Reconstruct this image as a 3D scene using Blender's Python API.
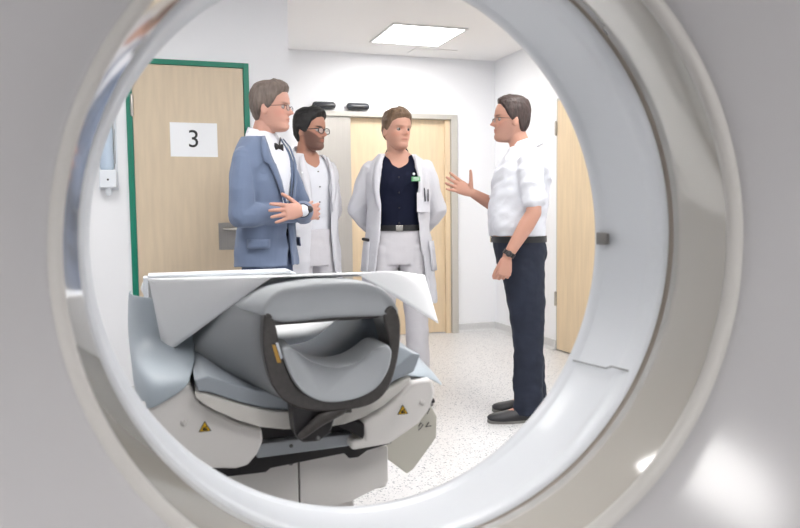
import bpy, bmesh, math, random
import numpy as np
from mathutils import Vector, Matrix, noise
PI = math.pi
random.seed(4)
for o in list(bpy.data.objects):
    bpy.data.objects.remove(o)
scn = bpy.context.scene
C = scn.collection

# ------------------------------------------------------------------ camera, world, exposure
def setup_camera():
    yaw, pitch, roll = math.radians(18.5), math.radians(3.95), math.radians(0.66)
    F = Vector((math.sin(yaw) * math.cos(pitch), math.cos(yaw) * math.cos(pitch), -math.sin(pitch)))
    R0 = Vector((math.cos(yaw), -math.sin(yaw), 0)); U0 = R0.cross(F)
    R = R0 * math.cos(roll) - U0 * math.sin(roll); U = U0 * math.cos(roll) + R0 * math.sin(roll)
    cd = bpy.data.cameras.new('camera'); co = bpy.data.objects.new('camera', cd); C.objects.link(co)
    m = Matrix((R, U, -F)).transposed().to_4x4(); m.translation = Vector((0, 0, 1.15))
    co.matrix_world = m
    cd.sensor_width = 36; cd.lens = 740 / 800 * 36
    cd.clip_start = .02
    cd.dof.use_dof = True; cd.dof.focus_distance = 3.6; cd.dof.aperture_fstop = 6.3
    scn.camera = co
setup_camera()
w = bpy.data.worlds.new('world'); scn.world = w; w.use_nodes = True
w.node_tree.nodes['Background'].inputs[0].default_value = (.9, .93, 1, 1)
w.node_tree.nodes['Background'].inputs[1].default_value = .3
scn.view_settings.view_transform = 'Standard'; scn.view_settings.look = 'None'
scn.view_settings.gamma = 1; scn.view_settings.use_curve_mapping = False
scn.view_settings.exposure = 0.78
LAMP = 13.0          # emission of the ceiling panels

# ------------------------------------------------------------------ materials
def srgb(r, g, b):
    f = lambda c: (c / 12.92) if c <= .04045 else ((c + .055) / 1.055) ** 2.4
    return (f(r / 255), f(g / 255), f(b / 255), 1)
MATS = {}
def mat(name, col, rough=.5, metal=0, coat=0, emit=None, bump=0, bscale=60, var=0, vscale=8, stretch=(1, 1, 1), alpha=1, sheen=0, sss=0, trans=0, spec=.5, vcol=False):
    m = bpy.data.materials.new(name); m.use_nodes = True; nt = m.node_tree; b = nt.nodes['Principled BSDF']
    b.inputs['Base Color'].default_value = col; b.inputs['Roughness'].default_value = rough
    b.inputs['Metallic'].default_value = metal; b.inputs['Coat Weight'].default_value = coat
    b.inputs['Specular IOR Level'].default_value = spec
    b.inputs['Coat Roughness'].default_value = .06
    b.inputs['Alpha'].default_value = alpha; b.inputs['Sheen Weight'].default_value = sheen
    b.inputs['Transmission Weight'].default_value = trans
    if sss:
        b.inputs['Subsurface Weight'].default_value = sss; b.inputs['Subsurface Radius'].default_value = (.01, .004, .002)
        b.inputs['Subsurface Scale'].default_value = 1
    if emit: b.inputs['Emission Color'].default_value = emit[0]; b.inputs['Emission Strength'].default_value = emit[1]
    tc = nt.nodes.new('ShaderNodeTexCoord'); mp = nt.nodes.new('ShaderNodeMapping'); mp.inputs['Scale'].default_value = stretch
    nt.links.new(tc.outputs['Object'], mp.inputs[0])
    src = None
    if vcol:
        a = nt.nodes.new('ShaderNodeAttribute'); a.attribute_name = 'tint'; src = a.outputs['Color']
        nt.links.new(src, b.inputs['Base Color'])
    if var:
        n = nt.nodes.new('ShaderNodeTexNoise'); n.inputs['Scale'].default_value = vscale; n.inputs['Detail'].default_value = 6
        nt.links.new(mp.outputs[0], n.inputs['Vector'])
        mx = nt.nodes.new('ShaderNodeMix'); mx.data_type = 'RGBA'; mx.blend_type = 'MULTIPLY'; mx.inputs[0].default_value = 1
        r = nt.nodes.new('ShaderNodeValToRGB'); r.color_ramp.elements[0].position = .3; r.color_ramp.elements[1].position = .7
        r.color_ramp.elements[0].color = (1 - var, 1 - var, 1 - var, 1); r.color_ramp.elements[1].color = (1, 1, 1, 1)
        nt.links.new(n.outputs['Fac'], r.inputs[0]); nt.links.new(r.outputs[0], mx.inputs[7])
        if src: nt.links.new(src, mx.inputs[6])
        else: mx.inputs[6].default_value = col
        nt.links.new(mx.outputs[2], b.inputs['Base Color'])
    if bump:
        n = nt.nodes.new('ShaderNodeTexNoise'); n.inputs['Scale'].default_value = bscale; n.inputs['Detail'].default_value = 4
        nt.links.new(mp.outputs[0], n.inputs['Vector'])
        bp = nt.nodes.new('ShaderNodeBump'); bp.inputs['Strength'].default_value = bump; bp.inputs['Distance'].default_value = .01
        nt.links.new(n.outputs['Fac'], bp.inputs['Height']); nt.links.new(bp.outputs[0], b.inputs['Normal'])
    MATS[name] = m
    return m
def floor_mat():
    m = mat('speckled_vinyl', srgb(220, 219, 219), .32)
    nt = m.node_tree; b = nt.nodes['Principled BSDF']; tc = nt.nodes['Texture Coordinate']
    prev = None
    for sc, th, col in ((60, .27, srgb(128, 132, 140)), (95, .23, srgb(96, 102, 114)), (70, .22, srgb(235, 235, 235)), (150, .2, srgb(150, 153, 160))):
        v = nt.nodes.new('ShaderNodeTexVoronoi'); v.inputs['Scale'].default_value = sc; v.inputs['Randomness'].default_value = 1
        mp = nt.nodes.new('ShaderNodeMapping'); mp.inputs['Location'].default_value = (sc, sc * .3, 0)
        nt.links.new(tc.outputs['Object'], mp.inputs[0]); nt.links.new(mp.outputs[0], v.inputs['Vector'])
        lt = nt.nodes.new('ShaderNodeMath'); lt.operation = 'LESS_THAN'; lt.inputs[1].default_value = th
        nt.links.new(v.outputs['Distance'], lt.inputs[0])
        sep = nt.nodes.new('ShaderNodeSeparateColor'); nt.links.new(v.outputs['Color'], sep.inputs[0])
        g = nt.nodes.new('ShaderNodeMath'); g.operation = 'GREATER_THAN'; g.inputs[1].default_value = .45
        nt.links.new(sep.outputs[0], g.inputs[0])
        mu = nt.nodes.new('ShaderNodeMath'); mu.operation = 'MULTIPLY'
        nt.links.new(lt.outputs[0], mu.inputs[0]); nt.links.new(g.outputs[0], mu.inputs[1])
        mx = nt.nodes.new('ShaderNodeMix'); mx.data_type = 'RGBA'; nt.links.new(mu.outputs[0], mx.inputs[0])
        mx.inputs[7].default_value = col
        if prev: nt.links.new(prev, mx.inputs[6])
        else: mx.inputs[6].default_value = srgb(220, 219, 219)
        prev = mx.outputs[2]
    nt.links.new(prev, b.inputs['Base Color'])
    return m
FLOOR = floor_mat()
WALL = mat('wall_paint', srgb(238, 239, 242), .7, bump=.02, bscale=200)
CEIL = mat('ceiling_paint', srgb(240, 239, 239), .8)
WOOD = mat('maple_veneer', srgb(229, 207, 174), .45, var=.12, vscale=5, stretch=(6, 6, .5))
WOOD_G = mat('maple_veneer_pale', srgb(214, 196, 170), .45, var=.10, vscale=6, stretch=(6, 6, .6))
GREEN = mat('green_frame_lacquer', srgb(0, 122, 98), .35)
STEEL = mat('brushed_steel', srgb(190, 186, 180), .35, metal=.85, var=.08, vscale=4, stretch=(40, 40, .6))
STEEL_F = mat('grey_frame_metal', srgb(196, 193, 186), .4, metal=.3)
PAPERW = mat('white_paper', srgb(240, 242, 245), .7)
INK = mat('black_ink', srgb(30, 30, 32), .6)
BLACK = mat('black_plastic', srgb(38, 36, 38), .35)
GLOSSB = mat('dark_smoked_plastic', srgb(58, 60, 66), .12)
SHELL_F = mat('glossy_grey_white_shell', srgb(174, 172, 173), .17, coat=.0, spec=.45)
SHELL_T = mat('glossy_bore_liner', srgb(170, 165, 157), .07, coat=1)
SHELL_W = mat('white_bore_liner', srgb(216, 219, 224), .4, coat=.1)
SHELL_H = mat('scanner_housing_white', srgb(196, 196, 196), .35)
RIM = mat('cream_rim_plastic', srgb(184, 181, 177), .35)
GAP = mat('brown_grey_gap_rubber', srgb(140, 130, 120), .6)
SEAM = mat('seam_grey', srgb(120, 120, 120), .6)
LATCH = mat('grey_latch', srgb(128, 124, 122), .35)
COVER = mat('couch_white_plastic', srgb(236, 233, 230), .4)
CABW = mat('couch_cabinet_white', srgb(224, 221, 218), .45)
PALLET = mat('pallet_ivory', srgb(224, 221, 215), .35)
PAD = mat('blue_grey_vinyl', srgb(166, 174, 182), .5, bump=.03, bscale=30)
PADL = mat('grey_foam_vinyl', srgb(146, 149, 152), .5)
PADL2 = mat('pale_grey_foam', srgb(180, 184, 188), .55)
FRAME = mat('carbon_frame', srgb(72, 68, 66), .28, var=.3, vscale=120)
BAR = mat('silver_blue_bar', srgb(176, 182, 188), .35, metal=.4)
YEL = mat('warning_yellow', srgb(232, 184, 28), .5)
ORANGE = mat('ochre_sticker', srgb(196, 152, 70), .5)
SHEET = mat('white_paper_sheet', srgb(250, 251, 253), .75, bump=.04, bscale=8)
def translucent(m, f):
    nt = m.node_tree; b = nt.nodes['Principled BSDF']; out = [x for x in nt.nodes if x.type == 'OUTPUT_MATERIAL'][0]
    t = nt.nodes.new('ShaderNodeBsdfTranslucent'); t.inputs[0].default_value = b.inputs['Base Color'].default_value
    mx = nt.nodes.new('ShaderNodeMixShader'); mx.inputs[0].default_value = f
    nt.links.new(b.outputs[0], mx.inputs[1]); nt.links.new(t.outputs[0], mx.inputs[2]); nt.links.new(mx.outputs[0], out.inputs[0])
translucent(SHEET, .12)
SHEETT = mat('translucent_paper', srgb(225, 228, 230), .6, trans=.0, alpha=.75)
VINYL = mat('pale_blue_vinyl_mat', srgb(176, 187, 196), .45, bump=.03, bscale=6)
TRAY = mat('beige_tray_plastic', srgb(208, 205, 194), .4)
MARK = mat('grey_marking', srgb(110, 110, 108), .6)
DISP = mat('dispenser_white', srgb(225, 230, 236), .35)
DISPB = mat('dispenser_blue', srgb(190, 206, 224), .25)
LAMPM = mat('lamp_diffuser', (1, 1, 1, 1), .6, emit=((1, .985, .965, 1), LAMP))
LAMPF = mat('lamp_frame', srgb(220, 220, 220), .5)
SKIN = mat('skin', (1, 1, 1, 1), .5, vcol=True, sss=.12, spec=.35)
HAIRM = {}
NAVY = mat('navy_shirt_cotton', srgb(16, 21, 42), .8, bump=.2, bscale=25, spec=.2)
WSHIRT = mat('white_shirt_cotton', srgb(220, 222, 229), .8, bump=.35, bscale=16)
WCOAT = mat('white_coat_cotton', srgb(214, 214, 220), .8, bump=.3, bscale=14)
WTROU = mat('white_trouser_cotton', srgb(208, 206, 211), .8, bump=.3, bscale=16)
DENIM = mat('dark_navy_denim', srgb(32, 39, 56), .85, bump=.3, bscale=22, var=.25, vscale=14)
SUIT = mat('blue_grey_suit_wool', srgb(100, 114, 140), .8, bump=.1, bscale=18, sheen=.2)
SUITD = mat('blue_suit_trousers', srgb(76, 90, 120), .8, bump=.1, bscale=18)
LEATHER = mat('black_leather', srgb(26, 26, 28), .35)
SHOE = mat('black_shoe_leather', srgb(34, 34, 38), .38)
SOLE = mat('grey_sole_rubber', srgb(130, 128, 124), .6)
METALS = mat('shiny_buckle_metal', srgb(190, 188, 182), .2, metal=1)
LENS = mat('spectacle_lens', (1, 1, 1, 1), .03, alpha=.12)
GFRAME = mat('spectacle_frame_dark', srgb(48, 44, 46), .3)
GBADGE = mat('badge_green', srgb(96, 168, 112), .4)
EYEM = mat('eye', (1, 1, 1, 1), .2, vcol=True)
PENS = mat('pen_dark', srgb(50, 50, 60), .3)

# ------------------------------------------------------------------ mesh helpers
class MB:
    def __init__(s): s.v = []; s.f = []
    def add(s, v, f):
        o = len(s.v); s.v += [tuple(p) for p in v]; s.f += [tuple(i + o for i in q) for q in f]; return s
    def loft(s, rings, caps=True, closed=True, loop=False):
        n = len(rings[0]); v = [p for r in rings for p in r]; f = []
        m = len(rings)
        for i in range(m if loop else m - 1):
            a, b = i * n, ((i + 1) % m) * n
            for j in range(n if closed else n - 1):
                k = (j + 1) % n; f.append((a + j, a + k, b + k, b + j))
        if caps and not loop:
            f.append(tuple(range(n - 1, -1, -1))); f.append(tuple((m - 1) * n + j for j in range(n)))
        return s.add(v, f)
    def box(s, x0, x1, y0, y1, z0, z1):
        v = [(x, y, z) for x in (x0, x1) for y in (y0, y1) for z in (z0, z1)]
        return s.add(v, [(0, 1, 3, 2), (4, 6, 7, 5), (0, 4, 5, 1), (2, 3, 7, 6), (0, 2, 6, 4), (1, 5, 7, 3)])
    def tube(s, pts, rad, n=10, side=None, ratio=1):
        """tube through points with round ends; side = direction of the wide axis"""
        pts = [Vector(p) for p in pts]; rad = list(rad) if hasattr(rad, '__len__') else [rad] * len(pts)
        rings = []; prev = None
        for i, p in enumerate(pts):
            d = (pts[min(i + 1, len(pts) - 1)] - pts[max(i - 1, 0)]).normalized()
            if side is not None: u = Vector(side)
            elif prev is not None: u = prev
            else: u = Vector((1, 0, 0)) if abs(d.x) < .8 else Vector((0, 1, 0))
            u = (u - d * u.dot(d)).normalized(); prev = u; v = d.cross(u)
            mk = lambda c, r: [c + (u * math.cos(a) * ratio + v * math.sin(a)) * r for a in [2 * PI * k / n for k in range(n)]]
            if i == 0:
                for q in (.995, .8, .45): rings.append(mk(p - d * rad[0] * q, rad[0] * math.sqrt(1 - q * q)))
            rings.append(mk(p, rad[i]))
            if i == len(pts) - 1:
                for q in (.45, .8, .995): rings.append(mk(p + d * rad[i] * q, rad[i] * math.sqrt(1 - q * q)))
        return s.loft(rings)
    def ball(s, c, rx, ry=None, rz=None, n=16):
        ry = ry or rx; rz = rz or rx; rings = []
        for i in range(1, n // 2 + 1):
            t = PI * (i - .5) / (n // 2)
            rings.append([(c[0] + rx * math.sin(t) * math.cos(2 * PI * k / n), c[1] + ry * math.sin(t) * math.sin(2 * PI * k / n), c[2] - rz * math.cos(t)) for k in range(n)])
        return s.loft(rings)
    def prism(s, poly, axis, a, b):
        """poly: 2D outline; axis 'y': points are (x,z), extruded from y=a to y=b; 'x': (y,z); 'z': (x,y)"""
        def P(p, t):
            return (p[0], t, p[1]) if axis == 'y' else ((t, p[0], p[1]) if axis == 'x' else (p[0], p[1], t))
        return s.loft([[P(p, a) for p in poly], [P(p, b) for p in poly]])
    def xf(s, M):
        s.v = [tuple(M @ Vector(p)) for p in s.v]; return s
    def mesh(s, name='m'):
        me = bpy.data.meshes.new(name); me.from_pydata([tuple(p) for p in s.v], [], s.f)
        bm = bmesh.new(); bm.from_mesh(me); bmesh.ops.recalc_face_normals(bm, faces=bm.faces); bm.to_mesh(me); bm.free()
        return me
def link(name, me, m, parent=None, smooth=True):
    o = bpy.data.objects.new(name, me); C.objects.link(o)
    if m: me.materials.clear(); me.materials.append(m)
    if smooth: me.shade_smooth()
    if parent: o.parent = parent
    return o
def obj(name, mb, m, parent=None, smooth=False, bevel=0, seg=2, sub=0, solid=0, off=0, angle=None):
    o = link(name, mb.mesh(name), m, parent, smooth)
    if solid:
        k = o.modifiers.new('solid', 'SOLIDIFY'); k.thickness = solid; k.offset = off
    if bevel:
        k = o.modifiers.new('bevel', 'BEVEL'); k.width = bevel; k.segments = seg; k.limit_method = 'ANGLE'; k.angle_limit = math.radians(35)
        o.data.shade_smooth()
        k.harden_normals = True
    if sub:
        k = o.modifiers.new('sub', 'SUBSURF'); k.levels = sub; k.render_levels = sub; k.boundary_smooth = 'PRESERVE_CORNERS'
    if angle:
        o.data.shade_smooth()
        bm = bmesh.new(); bm.from_mesh(o.data)
        for e in bm.edges:
            if len(e.link_faces) == 2 and e.calc_face_angle(0) > math.radians(angle): e.smooth = False
        bm.to_mesh(o.data); bm.free()
    return o
def remesh(mb, voxel, smooth=2, fac=.5, wr=None):
    """one continuous skin over everything in mb"""
    o = bpy.data.objects.new('tmp', mb.mesh('tmp')); C.objects.link(o)
    r = o.modifiers.new('r', 'REMESH'); r.mode = 'VOXEL'; r.voxel_size = voxel
    if smooth:
        k = o.modifiers.new('s', 'SMOOTH'); k.iterations = smooth; k.factor = fac
    dg = bpy.context.evaluated_depsgraph_get(); dg.update()
    me = bpy.data.meshes.new_from_object(o.evaluated_get(dg))
    bpy.data.objects.remove(o)
    if wr:
        n = len(me.vertices); co = np.empty(n * 3); no = np.empty(n * 3)
        me.vertices.foreach_get('co', co); me.vertices.foreach_get('normal', no)
        co = co.reshape(-1, 3); no = no.reshape(-1, 3); d = np.array([wr(Vector(c)) for c in co]); co += no * d[:, None]
        me.vertices.foreach_set('co', co.ravel()); me.update()
    return me
def tag(o, label=None, cat=None, group=None, kind=None):
    if label: o['label'] = label
    if cat: o['category'] = cat
    if group: o['group'] = group
    if kind: o['kind'] = kind
    return o
def empty(name, loc, label=None, cat=None, group=None, rz=0, s=1):
    o = bpy.data.objects.new(name, None); C.objects.link(o); o.location = loc; o.rotation_euler = (0, 0, rz); o.scale = (s, s, s)
    o.empty_display_size = .1
    return tag(o, label, cat, group)
def struct(name, mb, m, parent=None, **k):
    o = obj(name, mb, m, parent, **k)
    if not parent: o['kind'] = 'structure'
    return o
def lathe_y(prof, cx, cz, n=192):
    """surface of revolution about the axis parallel to y through (cx,cz); prof = [(y,R)]"""
    return MB().loft([[(cx + R * math.cos(2 * PI * k / n), y, cz + R * math.sin(2 * PI * k / n)) for k in range(n)] for y, R in prof], caps=False)

# ------------------------------------------------------------------ room
X0, X1, YB, YF, YD, XC, HC = -2.6, 3.15, -3.0, 6.5, 4.9, .885, 2.58
struct('floor', MB().box(X0 - .2, X1 + .2, YB - .2, YF + .2, -.1, 0), FLOOR)
struct('ceiling', MB().box(X0 - .2, X1 + .2, YB - .2, YF + .2, HC, HC + .1), CEIL)
# wall with the numbered door (opening x -.095..-.  cut out)
DL, DR, DT = -.125, .625, 2.12
wl = MB().box(X0, DL, YD, YD + .16, 0, HC).box(DR, XC, YD, YD + .16, 0, HC).box(DL, DR, YD, YD + .16, DT, HC)
wl.box(XC - .16, XC, YD + .16, YF, 0, HC)
struct('wall_front_left', wl, WALL)
BL, BR, BT = 1.39, 2.75, 2.06
wb = MB().box(XC, BL, YF, YF + .16, 0, HC).box(BR, X1, YF, YF + .16, 0, HC).box(BL, BR, YF, YF + .16, BT, HC)
struct('wall_back', wb, WALL)
RD0, RD1 = 4.34, 5.36
wr_ = MB().box(X1, X1 + .16, YB, RD0, 0, HC).box(X1, X1 + .16, RD1, YF, 0, HC).box(X1, X1 + .16, RD0, RD1, 2.06, HC)
struct('wall_right', wr_, WALL)
struct('wall_left', MB().box(X0 - .16, X0, YB, YD, 0, HC), WALL)
struct('wall_rear', MB().box(X0, X1, YB - .16, YB, 0, HC), WALL)
def cove(a, b, inward):
    """coved vinyl skirting from a to b along the wall, turned towards `inward`"""
    a = Vector((a[0], a[1], 0)); b = Vector((b[0], b[1], 0)); n = Vector((inward[0], inward[1], 0))
    pr = [(.0, .0), (.045, .001), (.02, .008), (.009, .02), (.007, .08), (0, .083)]
    return MB().loft([[p + n * q[0] + Vector((0, 0, q[1])) for q in pr] for p in (a, b)])
COVE = mat('grey_speckled_skirting', srgb(222, 222, 222), .5, var=.3, vscale=120)
struct('baseboard_back', cove((BR, YF), (X1, YF), (0, -1)), COVE)
struct('baseboard_back_left', cove((XC, YF), (BL, YF), (0, -1)), COVE)
struct('baseboard_right', cove((X1, RD1), (X1, YF), (-1, 0)), COVE)
struct('baseboard_left', cove((X0, YD), (DL, YD), (0, -1)), COVE)

# door 1: numbered maple door in a green frame
fr = MB().box(DL, DL + .035, YD - .012, YD + .17, 0, DT).box(DR - .035, DR, YD - .012, YD + .17, 0, DT).box(DL + .035, DR - .035, YD - .012, YD + .17, DT - .032, DT)
d1 = struct('door_1', MB().box(DL + .038, DR - .038, YD - .004, YD + .04, .008, DT - .034), WOOD_G, bevel=.002)
obj('door_frame', fr, GREEN, d1, bevel=.002)
pl = obj('handle_plate', MB().box(.408, .575, YD - .008, YD - .004, .925, 1.10), STEEL, d1, bevel=.001)
lv = MB().tube([(.445, YD - .006, 1.06), (.445, YD - .055, 1.06), (.56, YD - .055, 1.055)], .009)
obj('handle_lever', lv, STEEL, pl, smooth=True)
for z in (1.83, .30):
    obj('hinge', MB().tube([(DL + .034, YD - .016, z - .06), (DL + .034, YD - .016, z + .06)], .010), STEEL, d1, smooth=True)
# door 2: pale steel panel and maple leaf in a grey metal frame
fr = MB().box(BL, BL + .03, YF - .03, YF + .17, 0, BT).box(BR - .065, BR, YF - .03, YF + .17, 0, BT).box(BL + .03, BR - .065, YF - .03, YF + .17, BT - .045, BT)
d2 = struct('door_2', MB().box(1.725, BR - .068, YF + .03, YF + .07, .01, BT - .047), WOOD, bevel=.002)
obj('door_frame', fr, STEEL_F, d2, bevel=.003)
obj('frame_lining', MB().box(BR - .115, BR - .068, YF - .004, YF + .028, 0, BT - .047), WOOD, d2)
obj('steel_panel', MB().box(BL + .032, 1.722, YF + .0, YF + .05, .01, BT - .047), STEEL, d2, bevel=.002)
# door 3: maple door in the right wall
d3 = struct('door_3', MB().box(X1 - .004, X1 + .04, RD0 + .02, RD1 - .02, .012, 2.04), WOOD, bevel=.002)
fr = MB().box(X1 + .001, X1 + .15, RD1 - .018, RD1, 0, 2.06).box(X1 + .001, X1 + .15, RD0, RD0 + .018, 0, 2.06).box(X1 + .001, X1 + .15, RD0 + .018, RD1 - .018, 2.043, 2.06)
obj('door_frame', fr, STEEL_F, d3)
for z in (1.82, .43):
    obj('hinge', MB().tube([(X1 - .014, RD1 - .012, z - .05), (X1 - .014, RD1 - .012, z + .05)], .010), STEEL, d3, smooth=True)
# rooms' closing panels behind the door leaves are the leaves themselves

# ceiling panels
def lamp(x, y, label, rz=0):
    t = empty('ceiling_light', (x, y, HC), label, 'ceiling light', 'square ceiling light panels', rz=rz)
    obj('diffuser', MB().box(-.29, .29, -.295, .295, -.008, -.002), LAMPM, t)
    f = MB()
    for a in ((-.31, .31, -.315, -.295), (-.31, .31, .295, .315), (-.31, -.29, -.295, .295), (.29, .31, -.295, .295)): f.box(a[0], a[1], a[2], a[3], -.012, 0)
    obj('frame', f, LAMPF, t)
    return t
lamp(2.08, 5.71, 'square white ceiling light panel glowing near the back wall')
for (x, y, s) in ((2.08, 3.2, 'unseen square ceiling light panel added for light above the couch side near the right wall'),  # unseen panels added for light; only the last is inferred, from the flare highlight
                  (2.08, 1.1, 'unseen square ceiling light panel added for light beside the scanner near the right wall'),
                  (-.5, 3.2, 'unseen square ceiling light panel added for light in front of the numbered door'),
                  (.85, 2.2, 'unseen square ceiling light panel added for light above the patient couch'),
                  (.72, -.76, 'unseen square ceiling light panel added for light in front of the scanner bore'),  # added so that light passes through the bore onto the couch front
                  (2.3, -.2, 'unseen square ceiling light panel added for light in front of the scanner, right'),
                  (-.80, -.66, 'square ceiling light panel in front of the scanner, left')):
    lamp(x, y, s)
hp = MB().box(2.22, 2.62, 4.90 + 1.25, 5.12 + 1.25, HC - .006, HC - .0005)
tag(obj('ceiling_hatch', hp, CEIL, bevel=.002), 'thin white access hatch in the ceiling behind the glowing panel', 'ceiling hatch')

# things on the walls
def pill(x, label):
    t = tag(obj('motion_sensor', MB().tube([(x - .075, YF - .032, 2.103), (x + .075, YF - .032, 2.103)], .032, n=20), GLOSSB, smooth=True), label, 'sensor', 'door motion sensors')
    obj('sensor_window', MB().tube([(x - .05, YF - .056, 2.097), (x + .05, YF - .056, 2.097)], .010, n=12), BLACK, t, smooth=True)
pill(1.475, 'dark oblong motion sensor above the steel door panel, next to the black hair')
pill(1.785, 'dark oblong motion sensor above the maple sliding door, nearer the doctor in navy shirt')
sg = tag(obj('door_sign', MB().box(.128, .417, YD - .007, YD - .0045, 1.52, 1.733), PAPERW), 'white paper sheet with the number 3 stuck on the green-framed door', 'sign')
fc = bpy.data.curves.new('three', 'FONT'); fc.body = '3'; fc.size = .155; fc.extrude = .0008; fc.align_x = 'CENTER'; fc.align_y = 'CENTER'
fo = bpy.data.objects.new('tmp', fc); C.objects.link(fo)
dg = bpy.context.evaluated_depsgraph_get(); tm = bpy.data.meshes.new_from_object(fo.evaluated_get(dg)); bpy.data.objects.remove(fo)
dg_o = link('digit', tm, INK, sg, smooth=False); dg_o.rotation_euler = (PI / 2, 0, 0); dg_o.location = (.27, YD - .0085, 1.627)
# sanitiser dispenser
dp = empty('sanitiser_dispenser', (-.24, YD, 1.32), 'white and pale blue wall dispenser left of the green door frame', 'dispenser')
obj('back_plate', MB().box(-.055, .055, -.012, 0, -.01, .47), DISP, dp, bevel=.004)
obj('bottle', MB().tube([(-.005, -.05, .13), (-.005, -.05, .42)], .04, n=20), DISPB, dp, smooth=True)
obj('pump_housing', MB().box(-.05, .05, -.10, -.012, .0, .11), DISP, dp, bevel=.01)
obj('nozzle', MB().tube([(0, -.06, -.03), (0, -.06, .0)], .018), DISP, dp, smooth=True)
obj('sensor_dot', MB().ball((0, -.101, .05), .006), INK, dp, smooth=True)
obj('printed_text', MB().box(.035, .037, -.014, -.0125, .12, .4).box(.043, .045, -.014, -.0125, .15, .36), MARK, dp)

# ------------------------------------------------------------------ scanner gantry
GX, GZ = .308, 1.107
g = empty('scanner_gantry', (GX, .8, 0), 'large white scanner gantry ring that the whole room is seen through', 'scanner')
def gp(name, prof, m, n=192, **k):
    mb = lathe_y(prof, GX, GZ, n)
    if name in ('rear_bore_liner', 'front_bore_liner', 'bore_gap_ring', 'rear_flare'):   # the rear ring sits slightly out of line with the front one
        def sh(p):
            t = max(0, min(1, (p[1] - .884) / .161)); u = max(0, min(1, (p[1] - .766) / .118))
            dx, dz_ = p[0] - GX, p[2] - GZ
            return (p[0] + .0095 * u - .002 * t, p[1] + t * (-.014 + dx * .082 + dz_ * .032), p[2] + .004 * u)
        mb.v = [sh(p) for p in mb.v]
    mb.xf(Matrix.Translation((-GX, -.8, 0)))
    return obj(name, mb, m, g, smooth=True, **k)
gp('rear_bore_liner', [(1.075, .405), (1.062, .394), (1.052, .3905), (1.046, .3895), (1.040, .390), (1.034, .3925), (1.030, .3935), (.940, .3935), (.932, .3915), (.922, .3885), (.902, .3885), (.897, .391), (.896, .396)], SHELL_W)
gp('bore_gap_ring', [(.896, .396), (.884, .396), (.882, .396)], GAP)
gp('front_bore_liner', [(.884, .402), (.882, .3925), (.86, .391), (.766, .390)], SHELL_T)
gp('bore_rim', [(.766, .3898), (.764, .3885), (.758, .3885), (.752, .392), (.749, .396), (.748, .400)], RIM)
pf = [(.748, .400), (.744, .4007), (.738, .404), (.73, .409), (.72, .4165), (.70, .4325), (.67, .4565), (.64, .4805), (.61, .505), (.57, .54), (.52, .588), (.47, .64), (.43, .69), (.395, .74), (.372, .78), (.36, .80)]
gp('front_flare', pf, SHELL_F)
gp('rear_flare', [(1.075, .405), (1.09, .417), (1.115, .45), (1.14, .49), (1.165, .54), (1.18, .60)], SHELL_F)
def hull():
    n = 192; rings = []
    def se(a, b, cz, y, e=.42):
        r = []
        for k in range(n):
            t = 2 * PI * k / n; c, s = math.cos(t), math.sin(t)
            r.append((a * math.copysign(abs(c) ** e, c), y - .8, cz + b * math.copysign(abs(s) ** e, s)))
        return r
    circ = lambda R, y: [(R * math.cos(2 * PI * k / n), y - .8, GZ + R * math.sin(2 * PI * k / n)) for k in range(n)]
    rings.append(circ(.80, .36)); rings.append(circ(.82, .355))
    rings.append(se(1.02, .92, 1.03, .36)); rings.append(se(1.08, .98, 1.03, .38)); rings.append(se(1.12, 1.0, 1.03, .46))
    rings.append(se(1.12, 1.0, 1.03, 1.09)); rings.append(se(1.08, .98, 1.03, 1.16)); rings.append(se(1.02, .92, 1.03, 1.18))
    rings.append(circ(.62, 1.182)); rings.append(circ(.60, 1.18))
    return MB().loft(rings, caps=False)
obj('housing', hull(), SHELL_H, g, angle=50)
obj('floor_plinth', MB().box(-.9, .9, -.38, .32, 0, .08), SEAM, g, bevel=.01)
def cyl(phi, y, R): return Vector((R * math.cos(math.radians(phi)), y - .8, GZ + R * math.sin(math.radians(phi))))
sm = MB()
for (p0, y0), (p1, y1) in (((-30.7, 1.043), (-30.0, .955)), ((-30.0, .955), (-29.2, .945)), ((-29.2, .945), (-29.0, .905))):
    for k in range(1):
        a, b = cyl(p0, y0, .3925), cyl(p1, y1, .3925)
        sm.tube([a, b], .0011, n=6)
obj('liner_seam', sm, SEAM, g, smooth=True)
lt = []
for y in (1.058, 1.05, 1.035, 1.028):
    hh = 1.5 if y > 1.03 else 1.2
    lt.append([cyl(-.4 + a, y, r) for a, r in ((-hh, .394), (-hh, .3885), (hh, .3885), (hh, .394))])
obj('grey_latch', MB().loft(lt), LATCH, g, bevel=.001)

# ------------------------------------------------------------------ couch
CX = .308
c = empty('scanner_couch', (CX, 1.5, 0), 'white motorised patient couch with grey padding and yellow warning labels', 'scanner couch')
def cp(name, mb, m, parent=None, **k):
    if parent is None: parent = c; mb.xf(Matrix.Translation((-CX, -1.5, 0)))
    elif parent is not c: mb.xf(Matrix.Translation((-CX, -1.5, 0)))
    return obj(name, mb, m, parent, **k)
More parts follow.
